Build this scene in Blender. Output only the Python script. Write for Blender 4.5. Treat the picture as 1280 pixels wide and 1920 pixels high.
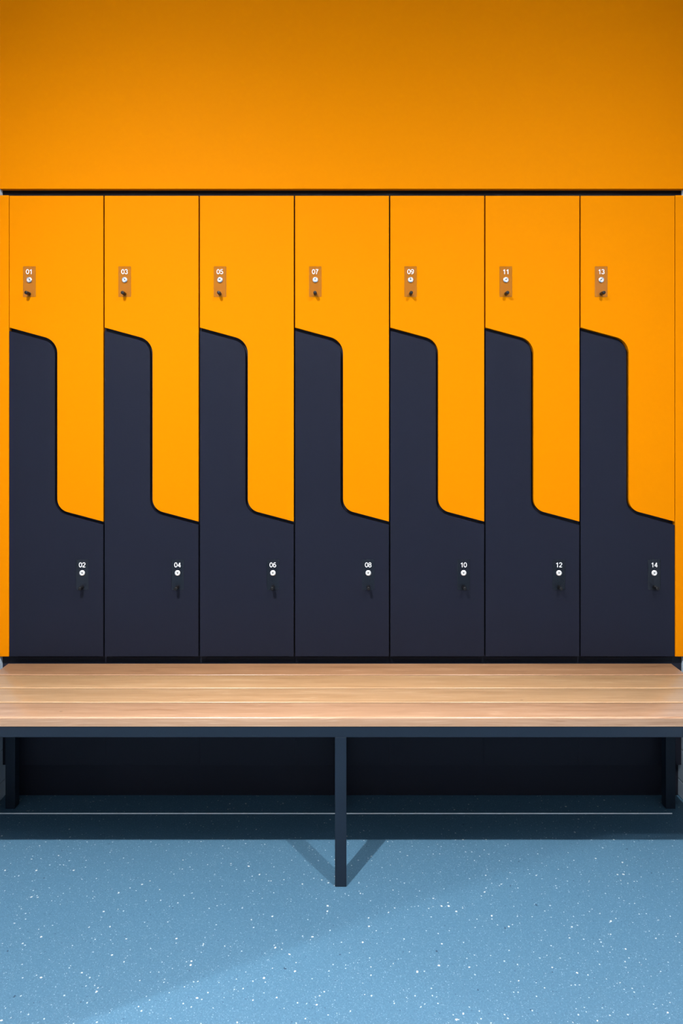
import bpy, bmesh, math, random
from mathutils import Vector, Matrix

random.seed(7)
S = bpy.context.scene
for o in list(bpy.data.objects):
    bpy.data.objects.remove(o, do_unlink=True)
COL = S.collection

# ------------------------------------------------------------------ camera
CAM_Z = 1.2175
cd = bpy.data.cameras.new('camera')
cam = bpy.data.objects.new('camera', cd)
COL.objects.link(cam)
cam.location = (0, 0, CAM_Z)
cam.rotation_euler = (math.pi / 2, 0, 0)
cd.sensor_fit = 'HORIZONTAL'
cd.sensor_width = 24.0
cd.lens = 24.0
cd.shift_x = -1.0 / 1280
cd.shift_y = -180.0 / 1280
cd.clip_start = 0.02
S.camera = cam

# ------------------------------------------------------------------ world, lights, exposure
w = bpy.data.worlds.new('room_world')
S.world = w
w.use_nodes = True
w.node_tree.nodes['Background'].inputs[0].default_value = (0.8, 0.9, 1.0, 1)
w.node_tree.nodes['Background'].inputs[1].default_value = 0.02

vs = S.view_settings
vs.view_transform = 'Standard'
vs.look = 'None'
vs.gamma = 1.0
vs.use_curve_mapping = False
vs.exposure = 0.0


def downlight(name, loc, power, radius, floor_part=0.045, colour=(1, 1, 1)):
    """small ceiling LED whose beam follows cos^2 of the angle off the vertical"""
    ld = bpy.data.lights.new(name, 'POINT')
    ld.energy = power
    ld.shadow_soft_size = radius
    ld.color = colour
    ld.use_nodes = True
    nt = ld.node_tree
    em = nt.nodes['Emission']
    tc = nt.nodes.new('ShaderNodeTexCoord')
    sp = nt.nodes.new('ShaderNodeSeparateXYZ')
    nt.links.new(tc.outputs['Normal'], sp.inputs[0])
    m = nt.nodes.new('ShaderNodeMath'); m.operation = 'POWER'
    a = nt.nodes.new('ShaderNodeMath'); a.operation = 'ABSOLUTE'
    nt.links.new(sp.outputs['Z'], a.inputs[0])
    nt.links.new(a.outputs[0], m.inputs[0]); m.inputs[1].default_value = 2.0
    b = nt.nodes.new('ShaderNodeMath'); b.operation = 'MULTIPLY_ADD'
    nt.links.new(m.outputs[0], b.inputs[0])
    b.inputs[1].default_value = 1.0
    b.inputs[2].default_value = floor_part
    nt.links.new(b.outputs[0], em.inputs['Strength'])
    o = bpy.data.objects.new(name, ld)
    o.location = loc
    COL.objects.link(o)
    return o


LAMP_Z = 2.66
downlight('ceiling_lamp', (-0.672, 0.611, LAMP_Z), 530, 0.014)
downlight('ceiling_lamp', (0.836, 0.611, LAMP_Z), 318, 0.014)
downlight('ceiling_lamp', (-2.50, 0.45, LAMP_Z), 640, 0.022)
downlight('ceiling_lamp', (2.50, 0.36, LAMP_Z), 170, 0.03)

# ------------------------------------------------------------------ materials


def mat(name, colour, rough=0.5, metal=0.0, spec=0.5):
    m = bpy.data.materials.new(name)
    m.use_nodes = True
    p = m.node_tree.nodes['Principled BSDF']
    p.inputs['Base Color'].default_value = (*colour, 1)
    p.inputs['Roughness'].default_value = rough
    p.inputs['Metallic'].default_value = metal
    p.inputs['Specular IOR Level'].default_value = spec
    return m


def N(m, t, **kw):
    n = m.node_tree.nodes.new(t)
    for k, v in kw.items():
        setattr(n, k, v)
    return n


def L(m, a, b):
    m.node_tree.links.new(a, b)


def ramp(m, stops):
    r = N(m, 'ShaderNodeValToRGB')
    e = r.color_ramp.elements
    while len(e) < len(stops):
        e.new(0.5)
    for i, (p, c) in enumerate(stops):
        e[i].position = p
        e[i].color = (*c, 1) if len(c) == 3 else c
    return r


def laminate(name, colour, rough, spec, bump=0.02):
    """smooth compact laminate with a very faint orange-peel relief"""
    m = mat(name, colour, rough, 0, spec)
    p = m.node_tree.nodes['Principled BSDF']
    tc = N(m, 'ShaderNodeTexCoord')
    n = N(m, 'ShaderNodeTexNoise')
    n.inputs['Scale'].default_value = 600
    L(m, tc.outputs['Object'], n.inputs['Vector'])
    b = N(m, 'ShaderNodeBump')
    b.inputs['Strength'].default_value = bump
    b.inputs['Distance'].default_value = 0.001
    L(m, n.outputs['Fac'], b.inputs['Height'])
    L(m, b.outputs['Normal'], p.inputs['Normal'])
    return m


ORANGE = laminate('orange_laminate', (0.535, 0.162, 0.0), 0.6, 0.015)
NAVY = laminate('charcoal_navy_laminate', (0.0083, 0.0096, 0.0172), 0.42, 0.06)
BLACK = laminate('black_board', (0.010, 0.011, 0.018), 0.5, 0.15)
DARKGAP = laminate('black_gap_board', (0.005, 0.0045, 0.006), 0.7, 0.05)
STEEL = laminate('navy_powder_coat', (0.0055, 0.0110, 0.0205), 0.45, 0.3, 0.05)
PIN = mat('black_plastic', (0.004, 0.004, 0.005), 0.4, 0, 0.25)
CHROME = mat('chrome', (0.82, 0.82, 0.84), 0.22, 1.0)
NICKEL = mat('satin_nickel', (0.80, 0.79, 0.77), 0.45, 0.7)
SLOT = mat('keyhole_black', (0.004, 0.004, 0.005), 0.6)
WHITE = mat('white_print', (0.86, 0.86, 0.86), 0.6, 0, 0.2)
WALLPAINT = mat('pale_wall_paint', (0.72, 0.75, 0.78), 0.8)
CEIL = mat('ceiling_paint', (0.75, 0.75, 0.75), 0.9)
GROUT = mat('grey_grout', (0.05, 0.055, 0.06), 0.9)
WELD = mat('pale_weld_rod', (0.92, 0.95, 0.97), 0.3)


def tile_mat():
    m = mat('grey_glazed_tile', (0.30, 0.33, 0.35), 0.18)
    p = m.node_tree.nodes['Principled BSDF']
    oi = N(m, 'ShaderNodeObjectInfo')
    r = ramp(m, [(0, (0.50, 0.60, 0.69)), (1, (0.56, 0.66, 0.75))])
    L(m, oi.outputs['Random'], r.inputs[0])
    L(m, r.outputs[0], p.inputs['Base Color'])
    return m


TILE = tile_mat()


def plate_mat():
    """smoked clear acrylic: tinted see-through body with a mirror-like skin"""
    m = bpy.data.materials.new('clear_acrylic')
    m.use_nodes = True
    nt = m.node_tree
    nt.nodes.clear()
    out = N(m, 'ShaderNodeOutputMaterial')
    t = N(m, 'ShaderNodeBsdfTransparent')
    t.inputs[0].default_value = (0.885, 0.905, 0.925, 1)
    d = N(m, 'ShaderNodeBsdfDiffuse')
    d.inputs[0].default_value = (0.30, 0.36, 0.42, 1)
    g = N(m, 'ShaderNodeBsdfGlossy')
    g.inputs['Roughness'].default_value = 0.12
    mx0 = N(m, 'ShaderNodeMixShader')
    mx0.inputs[0].default_value = 0.012
    L(m, t.outputs[0], mx0.inputs[1]); L(m, d.outputs[0], mx0.inputs[2])
    f = N(m, 'ShaderNodeFresnel')
    f.inputs[0].default_value = 1.22
    mx = N(m, 'ShaderNodeMixShader')
    L(m, f.outputs[0], mx.inputs[0])
    L(m, mx0.outputs[0], mx.inputs[1]); L(m, g.outputs[0], mx.inputs[2])
    L(m, mx.outputs[0], out.inputs[0])
    return m


ACRYLIC = plate_mat()


def wood(name, light, mid, dark, seed):
    m = mat(name, mid, 0.30, 0, 0.5)
    p = m.node_tree.nodes['Principled BSDF']
    tc = N(m, 'ShaderNodeTexCoord')
    mp = N(m, 'ShaderNodeMapping')
    mp.inputs['Location'].default_value = (seed * 1.7, seed * 0.37, seed * 0.21)
    L(m, tc.outputs['Object'], mp.inputs['Vector'])
    # wavering of the grain along the board
    wv = N(m, 'ShaderNodeTexNoise')
    wv.inputs['Scale'].default_value = 1.0
    sc0 = N(m, 'ShaderNodeVectorMath', operation='MULTIPLY')
    sc0.inputs[1].default_value = (1.6, 14, 14)
    L(m, mp.outputs[0], sc0.inputs[0])
    L(m, sc0.outputs[0], wv.inputs['Vector'])
    off = N(m, 'ShaderNodeMath', operation='MULTIPLY_ADD')
    L(m, wv.outputs['Fac'], off.inputs[0])
    off.inputs[1].default_value = 0.05
    off.inputs[2].default_value = -0.025
    cmb = N(m, 'ShaderNodeCombineXYZ')
    L(m, off.outputs[0], cmb.inputs[1]); L(m, off.outputs[0], cmb.inputs[2])
    add = N(m, 'ShaderNodeVectorMath', operation='ADD')
    L(m, mp.outputs[0], add.inputs[0]); L(m, cmb.outputs[0], add.inputs[1])
    # coarse figure
    sc1 = N(m, 'ShaderNodeVectorMath', operation='MULTIPLY')
    sc1.inputs[1].default_value = (1.1, 42, 42)
    L(m, add.outputs[0], sc1.inputs[0])
    n1 = N(m, 'ShaderNodeTexNoise')
    n1.inputs['Scale'].default_value = 1.0
    n1.inputs['Detail'].default_value = 5
    n1.inputs['Roughness'].default_value = 0.6
    L(m, sc1.outputs[0], n1.inputs['Vector'])
    # fine pores
    sc2 = N(m, 'ShaderNodeVectorMath', operation='MULTIPLY')
    sc2.inputs[1].default_value = (5, 320, 320)
    L(m, add.outputs[0], sc2.inputs[0])
    n2 = N(m, 'ShaderNodeTexNoise')
    n2.inputs['Scale'].default_value = 1.0
    n2.inputs['Detail'].default_value = 3
    L(m, sc2.outputs[0], n2.inputs['Vector'])
    mixf = N(m, 'ShaderNodeMath', operation='MULTIPLY_ADD')
    L(m, n2.outputs['Fac'], mixf.inputs[0])
    mixf.inputs[1].default_value = 0.60
    n1h = N(m, 'ShaderNodeMath', operation='MULTIPLY')
    L(m, n1.outputs['Fac'], n1h.inputs[0]); n1h.inputs[1].default_value = 0.55
    L(m, n1h.outputs[0], mixf.inputs[2])
    r = ramp(m, [(0.38, dark), (0.545, mid), (0.61, mid), (0.74, light)])
    L(m, mixf.outputs[0], r.inputs[0])
    # rare small knots and resin flecks
    sc3 = N(m, 'ShaderNodeVectorMath', operation='MULTIPLY')
    sc3.inputs[1].default_value = (7, 26, 26)
    L(m, mp.outputs[0], sc3.inputs[0])
    v = N(m, 'ShaderNodeTexVoronoi')
    v.inputs['Scale'].default_value = 1.0
    L(m, sc3.outputs[0], v.inputs['Vector'])
    lt = N(m, 'ShaderNodeMath', operation='LESS_THAN')
    L(m, v.outputs['Distance'], lt.inputs[0]); lt.inputs[1].default_value = 0.032
    sx = N(m, 'ShaderNodeSeparateXYZ')
    L(m, v.outputs['Color'], sx.inputs[0])
    gt = N(m, 'ShaderNodeMath', operation='GREATER_THAN')
    L(m, sx.outputs[0], gt.inputs[0]); gt.inputs[1].default_value = 0.72
    kn = N(m, 'ShaderNodeMath', operation='MULTIPLY')
    L(m, lt.outputs[0], kn.inputs[0]); L(m, gt.outputs[0], kn.inputs[1])
    mx = N(m, 'ShaderNodeMix', data_type='RGBA')
    L(m, kn.outputs[0], mx.inputs[0])
    L(m, r.outputs[0], mx.inputs[6])
    mx.inputs[7].default_value = (0.06, 0.028, 0.012, 1)
    L(m, mx.outputs[2], p.inputs['Base Color'])
    b = N(m, 'ShaderNodeBump')
    b.inputs['Strength'].default_value = 0.12
    b.inputs['Distance'].default_value = 0.001
    L(m, mixf.outputs[0], b.inputs['Height'])
    L(m, b.outputs['Normal'], p.inputs['Normal'])
    return m


def vinyl():
    m = mat('speckled_blue_vinyl', (0.05, 0.118, 0.184), 0.42, 0, 0.4)
    p = m.node_tree.nodes['Principled BSDF']
    tc = N(m, 'ShaderNodeTexCoord')
    base = N(m, 'ShaderNodeTexNoise')
    base.inputs['Scale'].default_value = 260
    base.inputs['Detail'].default_value = 4
    base.inputs['Roughness'].default_value = 0.7
    L(m, tc.outputs['Object'], base.inputs['Vector'])
    r = ramp(m, [(0.28, (0.038, 0.092, 0.148)), (0.55, (0.052, 0.122, 0.188)), (0.78, (0.074, 0.160, 0.234))])
    L(m, base.outputs['Fac'], r.inputs[0])
    cur = r.outputs[0]

    def flakes(cur, scale, radius, chance, colour, strength=1.0):
        dn = N(m, 'ShaderNodeTexNoise')
        dn.inputs['Scale'].default_value = scale * 2.5
        L(m, tc.outputs['Object'], dn.inputs['Vector'])
        dv = N(m, 'ShaderNodeVectorMath', operation='SCALE')
        dv.inputs['Scale'].default_value = 0.35 / scale
        L(m, dn.outputs['Color'], dv.inputs[0])
        ad = N(m, 'ShaderNodeVectorMath', operation='ADD')
        L(m, tc.outputs['Object'], ad.inputs[0]); L(m, dv.outputs[0], ad.inputs[1])
        v = N(m, 'ShaderNodeTexVoronoi', voronoi_dimensions='2D')
        v.inputs['Scale'].default_value = scale
        L(m, ad.outputs[0], v.inputs['Vector'])
        s = N(m, 'ShaderNodeSeparateXYZ')
        L(m, v.outputs['Color'], s.inputs[0])
        # radius varies from flake to flake
        rr = N(m, 'ShaderNodeMath', operation='MULTIPLY_ADD')
        L(m, s.outputs[1], rr.inputs[0])
        rr.inputs[1].default_value = radius * 0.9
        rr.inputs[2].default_value = radius * 0.35
        lt = N(m, 'ShaderNodeMath', operation='LESS_THAN')
        L(m, v.outputs['Distance'], lt.inputs[0]); L(m, rr.outputs[0], lt.inputs[1])
        c = N(m, 'ShaderNodeMath', operation='LESS_THAN')
        L(m, s.outputs[0], c.inputs[0]); c.inputs[1].default_value = chance
        k = N(m, 'ShaderNodeMath', operation='MULTIPLY')
        L(m, lt.outputs[0], k.inputs[0]); L(m, c.outputs[0], k.inputs[1])
        k2 = N(m, 'ShaderNodeMath', operation='MULTIPLY')
        L(m, k.outputs[0], k2.inputs[0]); k2.inputs[1].default_value = strength
        mx = N(m, 'ShaderNodeMix', data_type='RGBA')
        L(m, k2.outputs[0], mx.inputs[0])
        L(m, cur, mx.inputs[6])
        mx.inputs[7].default_value = (*colour, 1)
        return mx.outputs[2]

    cur = flakes(cur, 330, 0.24, 0.28, (0.15, 0.25, 0.33), 0.7)
    cur = flakes(cur, 210, 0.20, 0.07, (0.24, 0.34, 0.41), 0.8)
    cur = flakes(cur, 150, 0.20, 0.035, (0.018, 0.055, 0.10), 0.7)
    cur = flakes(cur, 110, 0.16, 0.075, (0.40, 0.46, 0.50), 0.9)
    cur = flakes(cur, 60, 0.125, 0.045, (0.46, 0.48, 0.48), 1.0)
    cur = flakes(cur, 41, 0.085, 0.02, (0.012, 0.04, 0.075), 1.0)
    L(m, cur, p.inputs['Base Color'])
    return m


VINYL = vinyl()
GAPSHADE = mat('gap_shade_brown', (0.085, 0.045, 0.022), 0.8)  # dark brown standing in for the shade between the slats

# ------------------------------------------------------------------ mesh helpers


def link(name, bm, m, parent=None, smooth=False):
    me = bpy.data.meshes.new(name)
    bm.normal_update()
    bm.to_mesh(me)
    bm.free()
    me.materials.append(m)
    if smooth:
        for p in me.polygons:
            p.use_smooth = True
    o = bpy.data.objects.new(name, me)
    COL.objects.link(o)
    if parent is not None:
        o.parent = parent
    return o


def tag(o, label=None, cat=None, group=None, kind=None):
    if label: o['label'] = label
    if cat: o['category'] = cat
    if group: o['group'] = group
    if kind: o['kind'] = kind
    return o


def empty(name, loc):
    o = bpy.data.objects.new(name, None)
    o.location = loc
    o.empty_display_size = 0.05
    COL.objects.link(o)
    return o


def box(bm, x0, x1, y0, y1, z0, z1, bevel=0.0, seg=1):
    v = [bm.verts.new((x, y, z)) for x in (x0, x1) for y in (y0, y1) for z in (z0, z1)]
    f = []
    for q in ((0, 1, 3, 2), (4, 6, 7, 5), (0, 4, 5, 1), (2, 3, 7, 6), (0, 2, 6, 4), (1, 5, 7, 3)):
        f.append(bm.faces.new([v[i] for i in q]))
    if bevel > 0:
        es = {e for a in f for e in a.edges}
        bmesh.ops.bevel(bm, geom=list(es), offset=bevel, segments=seg, profile=0.5, affect='EDGES')


def box_obj(name, m, dims, parent=None, bevel=0.0, seg=1):
    bm = bmesh.new()
    box(bm, *dims, bevel=bevel, seg=seg)
    return link(name, bm, m, parent)


def prism(bm, pts, y0, y1, bevel=0.0):
    """outline of (x, z) points, counter-clockwise seen from the front (-y); front face at y0"""
    fr = [bm.verts.new((x, y0, z)) for x, z in pts]
    bk = [bm.verts.new((x, y1, z)) for x, z in pts]
    f0 = bm.faces.new(fr)
    bm.faces.new(bk[::-1])
    n = len(pts)
    for i in range(n):
        j = (i + 1) % n
        bm.faces.new((fr[j], fr[i], bk[i], bk[j]))
    if bevel:
        bmesh.ops.bevel(bm, geom=list(f0.edges), offset=bevel, segments=1, affect='EDGES')
    bmesh.ops.recalc_face_normals(bm, faces=bm.faces)


def lathe(bm, prof, n=32):
    """profile of (radius, y) turned about the y axis"""
    rings = []
    for r, y in prof:
        if r < 1e-6:
            rings.append([bm.verts.new((0, y, 0))])
        else:
            rings.append([bm.verts.new((r * math.cos(2 * math.pi * i / n), y, r * math.sin(2 * math.pi * i / n))) for i in range(n)])
    for a, b in zip(rings, rings[1:]):
        for i in range(n):
            j = (i + 1) % n
            if len(a) == 1:
                bm.faces.new((a[0], b[i], b[j]))
            elif len(b) == 1:
                bm.faces.new((a[i], b[0], a[j]))
            else:
                bm.faces.new((a[i], b[i], b[j], a[j]))
    bmesh.ops.recalc_face_normals(bm, faces=bm.faces)


def fillet(p0, p1, p2, r, n=14):
    """rounded corner at p1"""
    a, b, c = Vector(p0), Vector(p1), Vector(p2)
    u, v = (a - b).normalized(), (c - b).normalized()
    ang = u.angle(v)
    t = r / math.tan(ang / 2)
    cen = b + (u + v).normalized() * (r / math.sin(ang / 2))
    s, e = b + u * t, b + v * t
    a0 = math.atan2(s.y - cen.y, s.x - cen.x)
    a1 = math.atan2(e.y - cen.y, e.x - cen.x)
    d = (a1 - a0 + math.pi) % (2 * math.pi) - math.pi
    return [(cen.x + r * math.cos(a0 + d * i / n), cen.y + r * math.sin(a0 + d * i / n)) for i in range(n + 1)]


# ------------------------------------------------------------------ dimensions
DOOR_Y = 2.1513            # front of the doors
CARC_Y = 2.1713            # front of the locker bodies
TOE_Y = 2.192
W = 1.0790                  # half width of the niche (face of the tiles)
CEIL_Z = 2.72
NIB_Y = 1.112              # where the niche walls end towards the room
BACK_Y = 2.64
GAP = 0.0022
DT, DB = 1.9116, 0.4595    # top, bottom of the doors
PITCH = 0.3

# ------------------------------------------------------------------ structure
bm = bmesh.new()
box(bm, -3.2, 3.2, -2.2, BACK_Y, -0.05, 0.0)
tag(link('floor', bm, VINYL), 'speckled blue vinyl floor in front of and under the bench', 'floor', kind='structure')
tag(box_obj('ceiling', CEIL, (-3.2, 3.2, -2.2, BACK_Y, CEIL_Z, CEIL_Z + 0.05)), 'plain ceiling over the changing room', 'ceiling', kind='structure')
tag(box_obj('wall_back', ORANGE, (-W + 0.0005, W - 0.0005, DOOR_Y, DOOR_Y + 0.0175, 1.9335, CEIL_Z), bevel=0.0008),
    'plain orange bulkhead wall above the row of lockers', 'wall', kind='structure')
tag(box_obj('wall_front', WALLPAINT, (-3.2, 3.2, -2.25, -2.2, 0, CEIL_Z)), 'pale painted wall behind the viewer', 'wall', kind='structure')
tag(box_obj('wall_far_left', WALLPAINT, (-3.25, -3.2, -2.2, NIB_Y, 0, CEIL_Z)), 'pale painted wall far out to the left', 'wall', kind='structure')
tag(box_obj('wall_far_right', WALLPAINT, (3.2, 3.25, -2.2, 1.03, 0, CEIL_Z)), 'pale painted wall far out to the right', 'wall', kind='structure')

TILE_T = 0.008
TILE_L, TILE_H, JOINT = 0.30, 0.102, 0.003
for side, nm, nib in ((-1, 'left', NIB_Y), (1, 'right', 1.03)):
    xs = sorted((side * (W + TILE_T), side * 3.2))
    wl = tag(box_obj('wall_' + nm, GROUT, (xs[0], xs[1], nib, BACK_Y, 0, CEIL_Z)),
             'grey tiled side wall closing the niche beyond the %s end of the bench' % nm, 'wall', kind='structure')
    protos = {}
    z = 0.0
    row = 0
    while z < CEIL_Z - 0.02:
        z1 = 0.055 if row == 0 else min(z + TILE_H, CEIL_Z)
        y = nib
        while y < BACK_Y - 0.02:
            y1 = min(y + TILE_L, BACK_Y)
            key = (round(z1 - z, 3), round(y1 - y, 3))
            if key not in protos:
                b2 = bmesh.new()
                xa, xb = (0, TILE_T) if side < 0 else (-TILE_T, 0)
                box(b2, xa, xb, JOINT / 2, y1 - y - JOINT / 2, JOINT / 2, z1 - z - JOINT / 2, bevel=0.0012)
                t = link('tile', b2, TILE, wl)
                protos[key] = t
            else:
                t = protos[key].copy()
                COL.objects.link(t)
                t.parent = wl
            t.location = (side * (W + TILE_T), y, z)
            y = y1
        z = z1
        row += 1

for side, nm, k in ((-1, 'left', 1), (1, 'right', 2)):
    a, b = sorted((side * 1.0497, side * (W - 0.0005)))
    tag(box_obj('trim_%d' % k, ORANGE, (a, b, DOOR_Y, DOOR_Y + 0.0195, 0.4592, 1.9132), bevel=0.0008),
        'narrow orange filler strip between the %s end locker and the tiled wall' % nm, 'filler strip', kind='structure')
    a, b = sorted((side * 1.0505, side * (W - 0.0005)))
    tag(box_obj('trim_%d' % (k + 2), BLACK, (a, b, CARC_Y, CARC_Y + 0.018, 0.108, 1.9116)),
        'dark backing strip behind and below the %s orange filler' % nm, 'filler strip', kind='structure')
tag(box_obj('trim_5', DARKGAP, (-W + 0.0005, W - 0.0005, CARC_Y, CARC_Y + 0.018, 1.9135, 2.02)),
    'dark shadow gap strip between the locker tops and the orange bulkhead', 'trim', kind='structure')
tag(box_obj('baseboard_back', BLACK, (-W + 0.0005, W - 0.0005, TOE_Y, TOE_Y + 0.016, 0.0, 0.107)),
    'black recessed toe kick under the lockers', 'baseboard', kind='structure')
# pale weld rod in the vinyl, a flat half-round bead
bm = bmesh.new()
n = 8
for xa, xb in ((-W + 0.001, 1.010),):
    ra, rb = [], []
    for i in range(n + 1):
        t = math.pi * i / n
        yy, zz = 2.0905 - 0.0017 * math.cos(t), 0.0019 * math.sin(t)
        ra.append(bm.verts.new((xa, yy, zz))); rb.append(bm.verts.new((xb, yy, zz)))
    for i in range(n):
        bm.faces.new((ra[i], rb[i], rb[i + 1], ra[i + 1]))
    bm.faces.new(ra); bm.faces.new(rb[::-1])
bmesh.ops.recalc_face_normals(bm, faces=bm.faces)
tag(link('trim_6', bm, WELD), 'thin pale weld line across the blue floor under the bench', 'weld line', kind='structure')

# ------------------------------------------------------------------ digits (stroke outlines, unit height 1)


def arc(cx, cy, rx, ry, a0, a1, n=14):
    return [(cx + rx * math.cos(math.radians(a0 + (a1 - a0) * i / n)), cy + ry * math.sin(math.radians(a0 + (a1 - a0) * i / n))) for i in range(n + 1)]


GLYPH = {
    '0': [arc(0.27, 0.5, 0.22, 0.445, 0, 360, 28)],
    '1': [[(0.10, 0.72), (0.20, 0.77), (0.31, 0.90)], [(0.33, 0.97), (0.33, 0.0)]],
    '2': [arc(0.27, 0.70, 0.21, 0.245, 172, -28) + [(0.30, 0.37), (0.12, 0.20), (0.06, 0.055)], [(0.06, 0.055), (0.50, 0.055)]],
    '3': [arc(0.26, 0.725, 0.19, 0.22, 160, -90), arc(0.26, 0.28, 0.215, 0.225, 90, -165)],
    '4': [[(0.39, 0.0), (0.39, 0.95)], [(0.375, 0.95), (0.06, 0.31)], [(0.05, 0.27), (0.54, 0.27)]],
    '5': [[(0.46, 0.945), (0.14, 0.945), (0.09, 0.50)], arc(0.26, 0.33, 0.215, 0.275, 142, -158)],
    '6': [arc(0.27, 0.32, 0.215, 0.265, 0, 360, 24), arc(0.33, 0.42, 0.275, 0.525, 188, 62)],
    '7': [[(0.05, 0.945), (0.48, 0.945)], [(0.48, 0.945), (0.34, 0.70), (0.24, 0.40), (0.19, 0.0)]],
    '8': [arc(0.27, 0.735, 0.18, 0.21, 0, 360, 24), arc(0.27, 0.28, 0.215, 0.225, 0, 360, 24)],
    '9': [arc(0.27, 0.68, 0.215, 0.265, 0, 360, 24), arc(0.21, 0.58, 0.275, 0.525, 8, -118)],
}


def number_mesh(txt, height):
    """flat raised strokes, centred on the origin, lying in the xz plane and facing -y"""
    bm = bmesh.new()
    hw = 0.064 * height
    x = -0.68 * height
    th = 0.0004

    def plate(poly):
        f = [bm.verts.new((px, -th, pz)) for px, pz in poly]
        b = [bm.verts.new((px, 0, pz)) for px, pz in poly]
        bm.faces.new(f)
        k = len(poly)
        for i in range(k):
            j = (i + 1) % k
            bm.faces.new((f[j], f[i], b[i], b[j]))

    for ch in txt:
        for st in GLYPH[ch]:
            P = [Vector((x + a * 1.2 * height, (c - 0.5) * height)) for a, c in st]
            closed = (P[0] - P[-1]).length < 1e-6
            if closed:
                P = P[:-1]
            m = len(P)
            left, right = [], []
            for i in range(m):
                pa = P[i - 1] if (i > 0 or closed) else P[i]
                pb = P[(i + 1) % m] if (i < m - 1 or closed) else P[i]
                d = (pb - pa).normalized()
                nn = Vector((-d.y, d.x)) * hw
                left.append(P[i] + nn); right.append(P[i] - nn)
            for i in range(m if closed else m - 1):
                j = (i + 1) % m
                plate([left[i], right[i], right[j], left[j]])
        x += 0.70 * height
    bmesh.ops.recalc_face_normals(bm, faces=bm.faces)
    return bm


# ------------------------------------------------------------------ lockers
SLOPE = 0.270


def upper_outline():
    x0, x1 = GAP, PITCH - GAP
    xv = 0.1533
    zt = 1.4968
    zb = 0.9236
    a = (x0, zt - SLOPE * x0)
    b = (xv, zt - SLOPE * xv)
    c = (xv, zb)
    d = (x1, zb - SLOPE * (x1 - xv))
    pts = [(x1, DT), (x0, DT), a]
    pts += fillet(a, b, c, 0.053)
    pts += fillet(b, c, d, 0.043)
    pts += [d]
    return pts


def lower_outline():
    x0, x1 = GAP, PITCH - GAP
    xv = 0.1452
    zt = 1.4864
    zb = 0.9150
    a = (x0, zt - SLOPE * x0)
    b = (xv, zt - SLOPE * xv)
    c = (xv, zb)
    d = (x1, zb - SLOPE * (x1 - xv))
    pts = [(x0, DB), (x1, DB), d]
    pts += fillet(d, c, b, 0.052)
    pts += fillet(c, b, a, 0.044)
    pts += [a]
    return pts


def divider_outline():
    """z-shaped shelf board that stands behind the split between both doors"""
    x0, x1 = 0.018, PITCH - 0.018
    def line(xv, zt, zb, r1, r2):
        a = (x0, zt - SLOPE * x0); b = (xv, zt - SLOPE * xv); c = (xv, zb); d = (x1, zb - SLOPE * (x1 - xv))
        return [a] + fillet(a, b, c, r1) + fillet(b, c, d, r2) + [d]
    up = line(0.1583, 1.503, 0.930, 0.057, 0.039)
    lo = line(0.1402, 1.480, 0.909, 0.039, 0.057)
    return lo + up[::-1]


PLATE_W, PLATE_H = 0.039, 0.0955
PLATE_T = 0.002


def carcass_bm():
    bm = bmesh.new()
    y1 = BACK_Y - 0.03
    e = 0.0004
    box(bm, e, 0.018, CARC_Y, y1, 0.108, DT)
    box(bm, PITCH - 0.018, PITCH - e, CARC_Y, y1, 0.108, DT)
    box(bm, 0.018, PITCH - 0.018, CARC_Y, y1, DT - 0.018, DT)
    box(bm, 0.018, PITCH - 0.018, CARC_Y, y1, 0.452, 0.470)
    box(bm, 0.018, PITCH - 0.018, CARC_Y + 0.020, y1, 0.108, 0.126)
    box(bm, 0.018, PITCH - 0.018, y1 - 0.008, y1, 0.126, DT - 0.018)
    return bm


def lock_bm():
    bm = bmesh.new()
    lathe(bm, [(0.0086, 0.0), (0.0086, -0.0016), (0.0080, -0.0022), (0.0060, -0.0034), (0.0056, -0.0034), (0.0053, -0.0026),
               (0.0038, -0.0026), (0.0026, -0.0018), (0.0, -0.0018)], 36)
    return bm


def slot_bm():
    bm = bmesh.new()
    box(bm, -0.0009, 0.0009, -0.0022, -0.0016, -0.0027, 0.0027, bevel=0.0003)
    lathe(bm, [(0.0, -0.0016), (0.0016, -0.0016), (0.0016, -0.00225), (0.0, -0.00225)], 16)
    return bm


def knob_bm():
    bm = bmesh.new()
    r, ln = 0.0054, 0.0240
    prof = [(r, 0.0), (r, -(ln - 0.002))]
    for i in range(1, 5):
        a = math.pi / 2 * i / 4
        prof.append((r - 0.002 + 0.002 * math.cos(a), -(ln - 0.002) - 0.002 * math.sin(a)))
    prof.append((0.0, -ln))
    lathe(bm, prof, 24)
    return bm


def plate_bm():
    bm = bmesh.new()
    box(bm, -PLATE_W / 2, PLATE_W / 2, -PLATE_T, 0, -PLATE_H / 2, PLATE_H / 2, bevel=0.0005)
    return bm


def smooth_by_angle(o, deg=35):
    for p in o.data.polygons:
        p.use_smooth = True
    o.data.set_sharp_from_angle(angle=math.radians(deg))


place_words = ['beside the left orange filler', 'second from the left filler', 'third from the left filler',
               'above the bench centre leg', 'third from the right filler', 'second from the right filler',
               'beside the right orange filler']
proto = None
GROUP = 'row of two-door lockers behind the bench'


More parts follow.
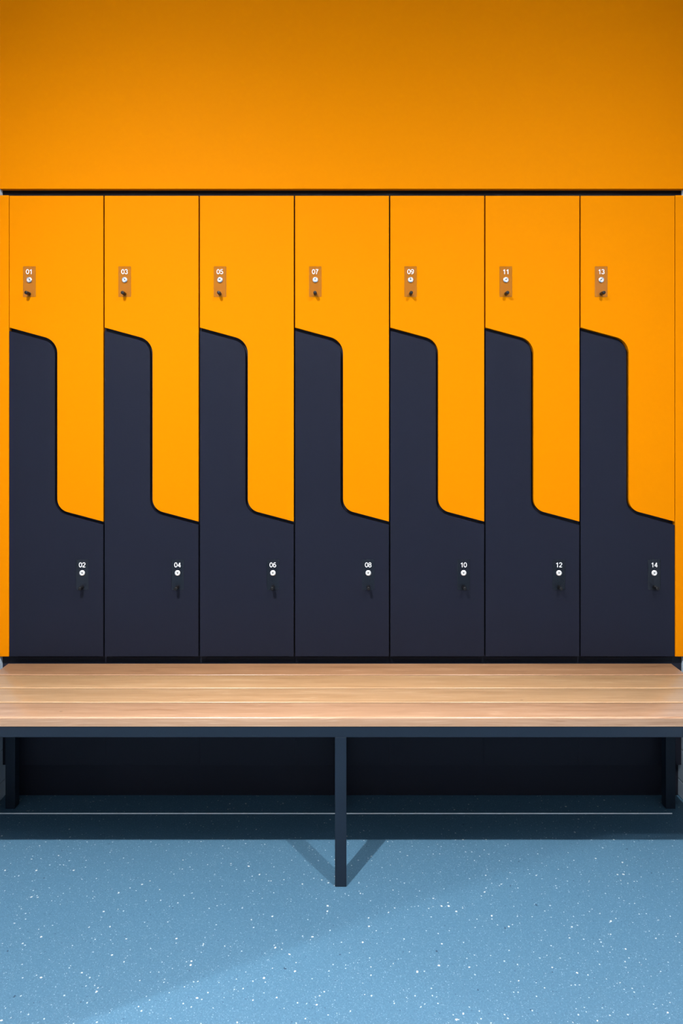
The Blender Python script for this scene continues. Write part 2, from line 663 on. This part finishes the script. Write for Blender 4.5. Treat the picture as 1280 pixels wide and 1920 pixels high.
def fittings(door, cx, zc, txt, lock_mat):
    y = DOOR_Y - 0.00005
    pl = link('number_plate', plate_bm(), ACRYLIC, door)
    pl.location = (cx, y, zc)
    pl['label'] = 'clear acrylic lock plate'
    lk = link('lock_cylinder', lock_bm(), lock_mat, door)
    smooth_by_angle(lk)
    lk.location = (cx, y - PLATE_T, zc + 0.0056)
    kh = link('keyhole', slot_bm(), SLOT, door)
    kh.location = (cx, y - PLATE_T, zc + 0.0056)
    kb = link('door_knob', knob_bm(), PIN, door)
    smooth_by_angle(kb)
    kb.location = (cx, y - PLATE_T, zc - 0.0385)
    nm = link('door_number', number_mesh(txt, 0.0152), WHITE, door)
    nm.location = (cx, y - PLATE_T, zc + 0.0310)
    nm['label'] = 'white printed number ' + txt
    return kh


UP_C = (0.0658, 1.6408)
LO_C = (0.2325, 0.7178)
key_rot = {0: (25, 90), 1: (10, 0), 2: (-15, 0), 3: (0, 20), 4: (5, -15), 5: (12, 15), 6: (70, -25)}


def build_locker():
    root = empty('locker', (0, 0, 0))
    c = link('carcass', carcass_bm(), BLACK, root)
    b = bmesh.new(); prism(b, divider_outline(), CARC_Y, BACK_Y - 0.04)
    link('divider', b, BLACK, root)
    b = bmesh.new(); box(b, 0.0001, PITCH - 0.0001, CARC_Y - 0.001, CARC_Y + 0.017, 0.108, 0.451, bevel=0.0002)
    link('base_panel', b, BLACK, root)
    b = bmesh.new(); prism(b, upper_outline(), DOOR_Y, DOOR_Y + 0.0185, 0.0007)
    up = link('upper_door', b, ORANGE, root)
    up['label'] = 'orange l-shaped upper door'
    b = bmesh.new(); prism(b, lower_outline(), DOOR_Y, DOOR_Y + 0.0185, 0.0007)
    lo = link('lower_door', b, NAVY, root)
    lo['label'] = 'charcoal navy lower door'
    return root, up, lo


def copy_locker(src):
    r = src.copy(); COL.objects.link(r)
    out = [r]
    for ch in src.children:
        c = ch.copy(); COL.objects.link(c); c.parent = r
        out.append(c)
    return r


lockers = []
proto, _, _ = build_locker()
for i in range(7):
    r = proto if i == 0 else copy_locker(proto)
    lockers.append(r)
first_fit = None
for i, r in enumerate(lockers):
    r.location = (-1.05 + PITCH * i, 0, 0)
    up = [c for c in r.children if c.name.startswith('upper_door')][0]
    lo = [c for c in r.children if c.name.startswith('lower_door')][0]
    a, b = '%02d' % (2 * i + 1), '%02d' % (2 * i + 2)
    k1 = fittings(up, UP_C[0], UP_C[1], a, CHROME)
    k2 = fittings(lo, LO_C[0], LO_C[1], b, NICKEL)
    k1.rotation_euler = (0, math.radians(key_rot[i][0]), 0)
    k2.rotation_euler = (0, math.radians(key_rot[i][1]), 0)
    tag(r, 'orange and charcoal two-door locker numbered %s and %s, %s' % (a, b, place_words[i]), 'locker', GROUP)

# the middle unit's base is closed by two shorter boards
mid = lockers[3]
for c in list(mid.children):
    if c.name.startswith('base_panel'):
        bpy.data.objects.remove(c, do_unlink=True)
for xa, xb in ((0.0001, 0.1548), (0.1552, PITCH - 0.0001)):
    b = bmesh.new(); box(b, xa, xb, CARC_Y - 0.001, CARC_Y + 0.017, 0.108, 0.451, bevel=0.0002)
    link('base_panel', b, BLACK, mid)

# the roots stand at the foot of each unit
for r in lockers:
    d = Vector((PITCH / 2, 2.39, 0.108))
    r.location += d
    for c in r.children:
        c.location -= d

# ------------------------------------------------------------------ bench
BX0, BX1 = -1.0485, 1.034
FX0, FX1 = -1.0428, 1.0327
TOP = 0.4395
SL = 0.024
bench = empty('bench', ((BX0 + BX1) / 2, 1.954, 0))
tag(bench, 'long bench with four pale wooden slats on a dark steel frame before the lockers', 'bench')
o0 = Vector(bench.location)


def bbox(name, m, d, bevel=0.0015, seg=2):
    ob = box_obj(name, m, (d[0] - o0.x, d[1] - o0.x, d[2] - o0.y, d[3] - o0.y, d[4], d[5]), bench, bevel, seg)
    return ob


slats = [(1.763, 1.8495), (1.8570, 1.9470), (1.9545, 2.0465), (2.0540, 2.1450)]
woods = [wood('wood_pinkish', (0.44, 0.275, 0.175), (0.355, 0.205, 0.120), (0.25, 0.130, 0.068), 1.0),
         wood('wood_straw', (0.45, 0.29, 0.165), (0.365, 0.218, 0.112), (0.26, 0.140, 0.062), 2.3),
         wood('wood_honey', (0.45, 0.285, 0.155), (0.365, 0.212, 0.104), (0.26, 0.135, 0.058), 3.9),
         wood('wood_tan', (0.37, 0.205, 0.112), (0.285, 0.147, 0.073), (0.18, 0.085, 0.040), 5.2)]
for (ya, yb), wm in zip(slats, woods):
    b = bmesh.new()
    first = ya < 1.80
    rf, rb, n = (0.0055 if first else 0.0030), 0.0012, 6
    prof = [(ya, TOP - SL)]
    prof += [(ya + rf - rf * math.cos(math.pi / 2 * i / n), TOP - rf + rf * math.sin(math.pi / 2 * i / n)) for i in range(n + 1)]
    prof += [(yb - rb + rb * math.sin(math.pi / 2 * i / n), TOP - rb + rb * math.cos(math.pi / 2 * i / n)) for i in range(n + 1)]
    prof += [(yb, TOP - SL)]
    e = 0.0008
    rings = []
    for xx, k in ((BX0, e), (BX0 + e, 0), (BX1 - e, 0), (BX1, e)):
        my = (ya + yb) / 2
        mz = TOP - SL / 2
        rings.append([b.verts.new((xx - o0.x, y - o0.y - math.copysign(k, y - my), z - math.copysign(k, z - mz))) for y, z in prof])
    m_ = len(prof)
    for r0, r1 in zip(rings, rings[1:]):
        for i in range(m_):
            j = (i + 1) % m_
            b.faces.new((r0[i], r0[j], r1[j], r1[i]))
    b.faces.new(rings[0][::-1]); b.faces.new(rings[-1])
    bmesh.ops.recalc_face_normals(b, faces=b.faces)
    b.normal_update()
    for f in b.faces:          # gap shade put into the slat edges' colour, outer front edge left plain
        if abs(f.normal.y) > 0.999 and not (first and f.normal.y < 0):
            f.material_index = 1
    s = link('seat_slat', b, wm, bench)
    s.data.materials.append(GAPSHADE)
    smooth_by_angle(s, 50)
RB, RT = 0.3865, TOP - SL
LEG = 0.030
FY, RY = 1.7645, 2.1145
bbox('front_rail', STEEL, (FX0, FX1, FY, FY + LEG, RB, RT))
bbox('rear_rail', STEEL, (FX0, FX1, RY, RY + LEG, RB, RT))
for xa in (FX0, -0.0185, FX1 - LEG):
    bbox('cross_rail', STEEL, (xa, xa + LEG, FY + LEG + 0.0002, RY - 0.0002, RB + 0.001, RT))
    for ya in (FY, RY):
        bbox('leg', STEEL, (xa, xa + LEG, ya + 0.0001, ya + LEG - 0.0001, 0.0, RB + 0.0005))
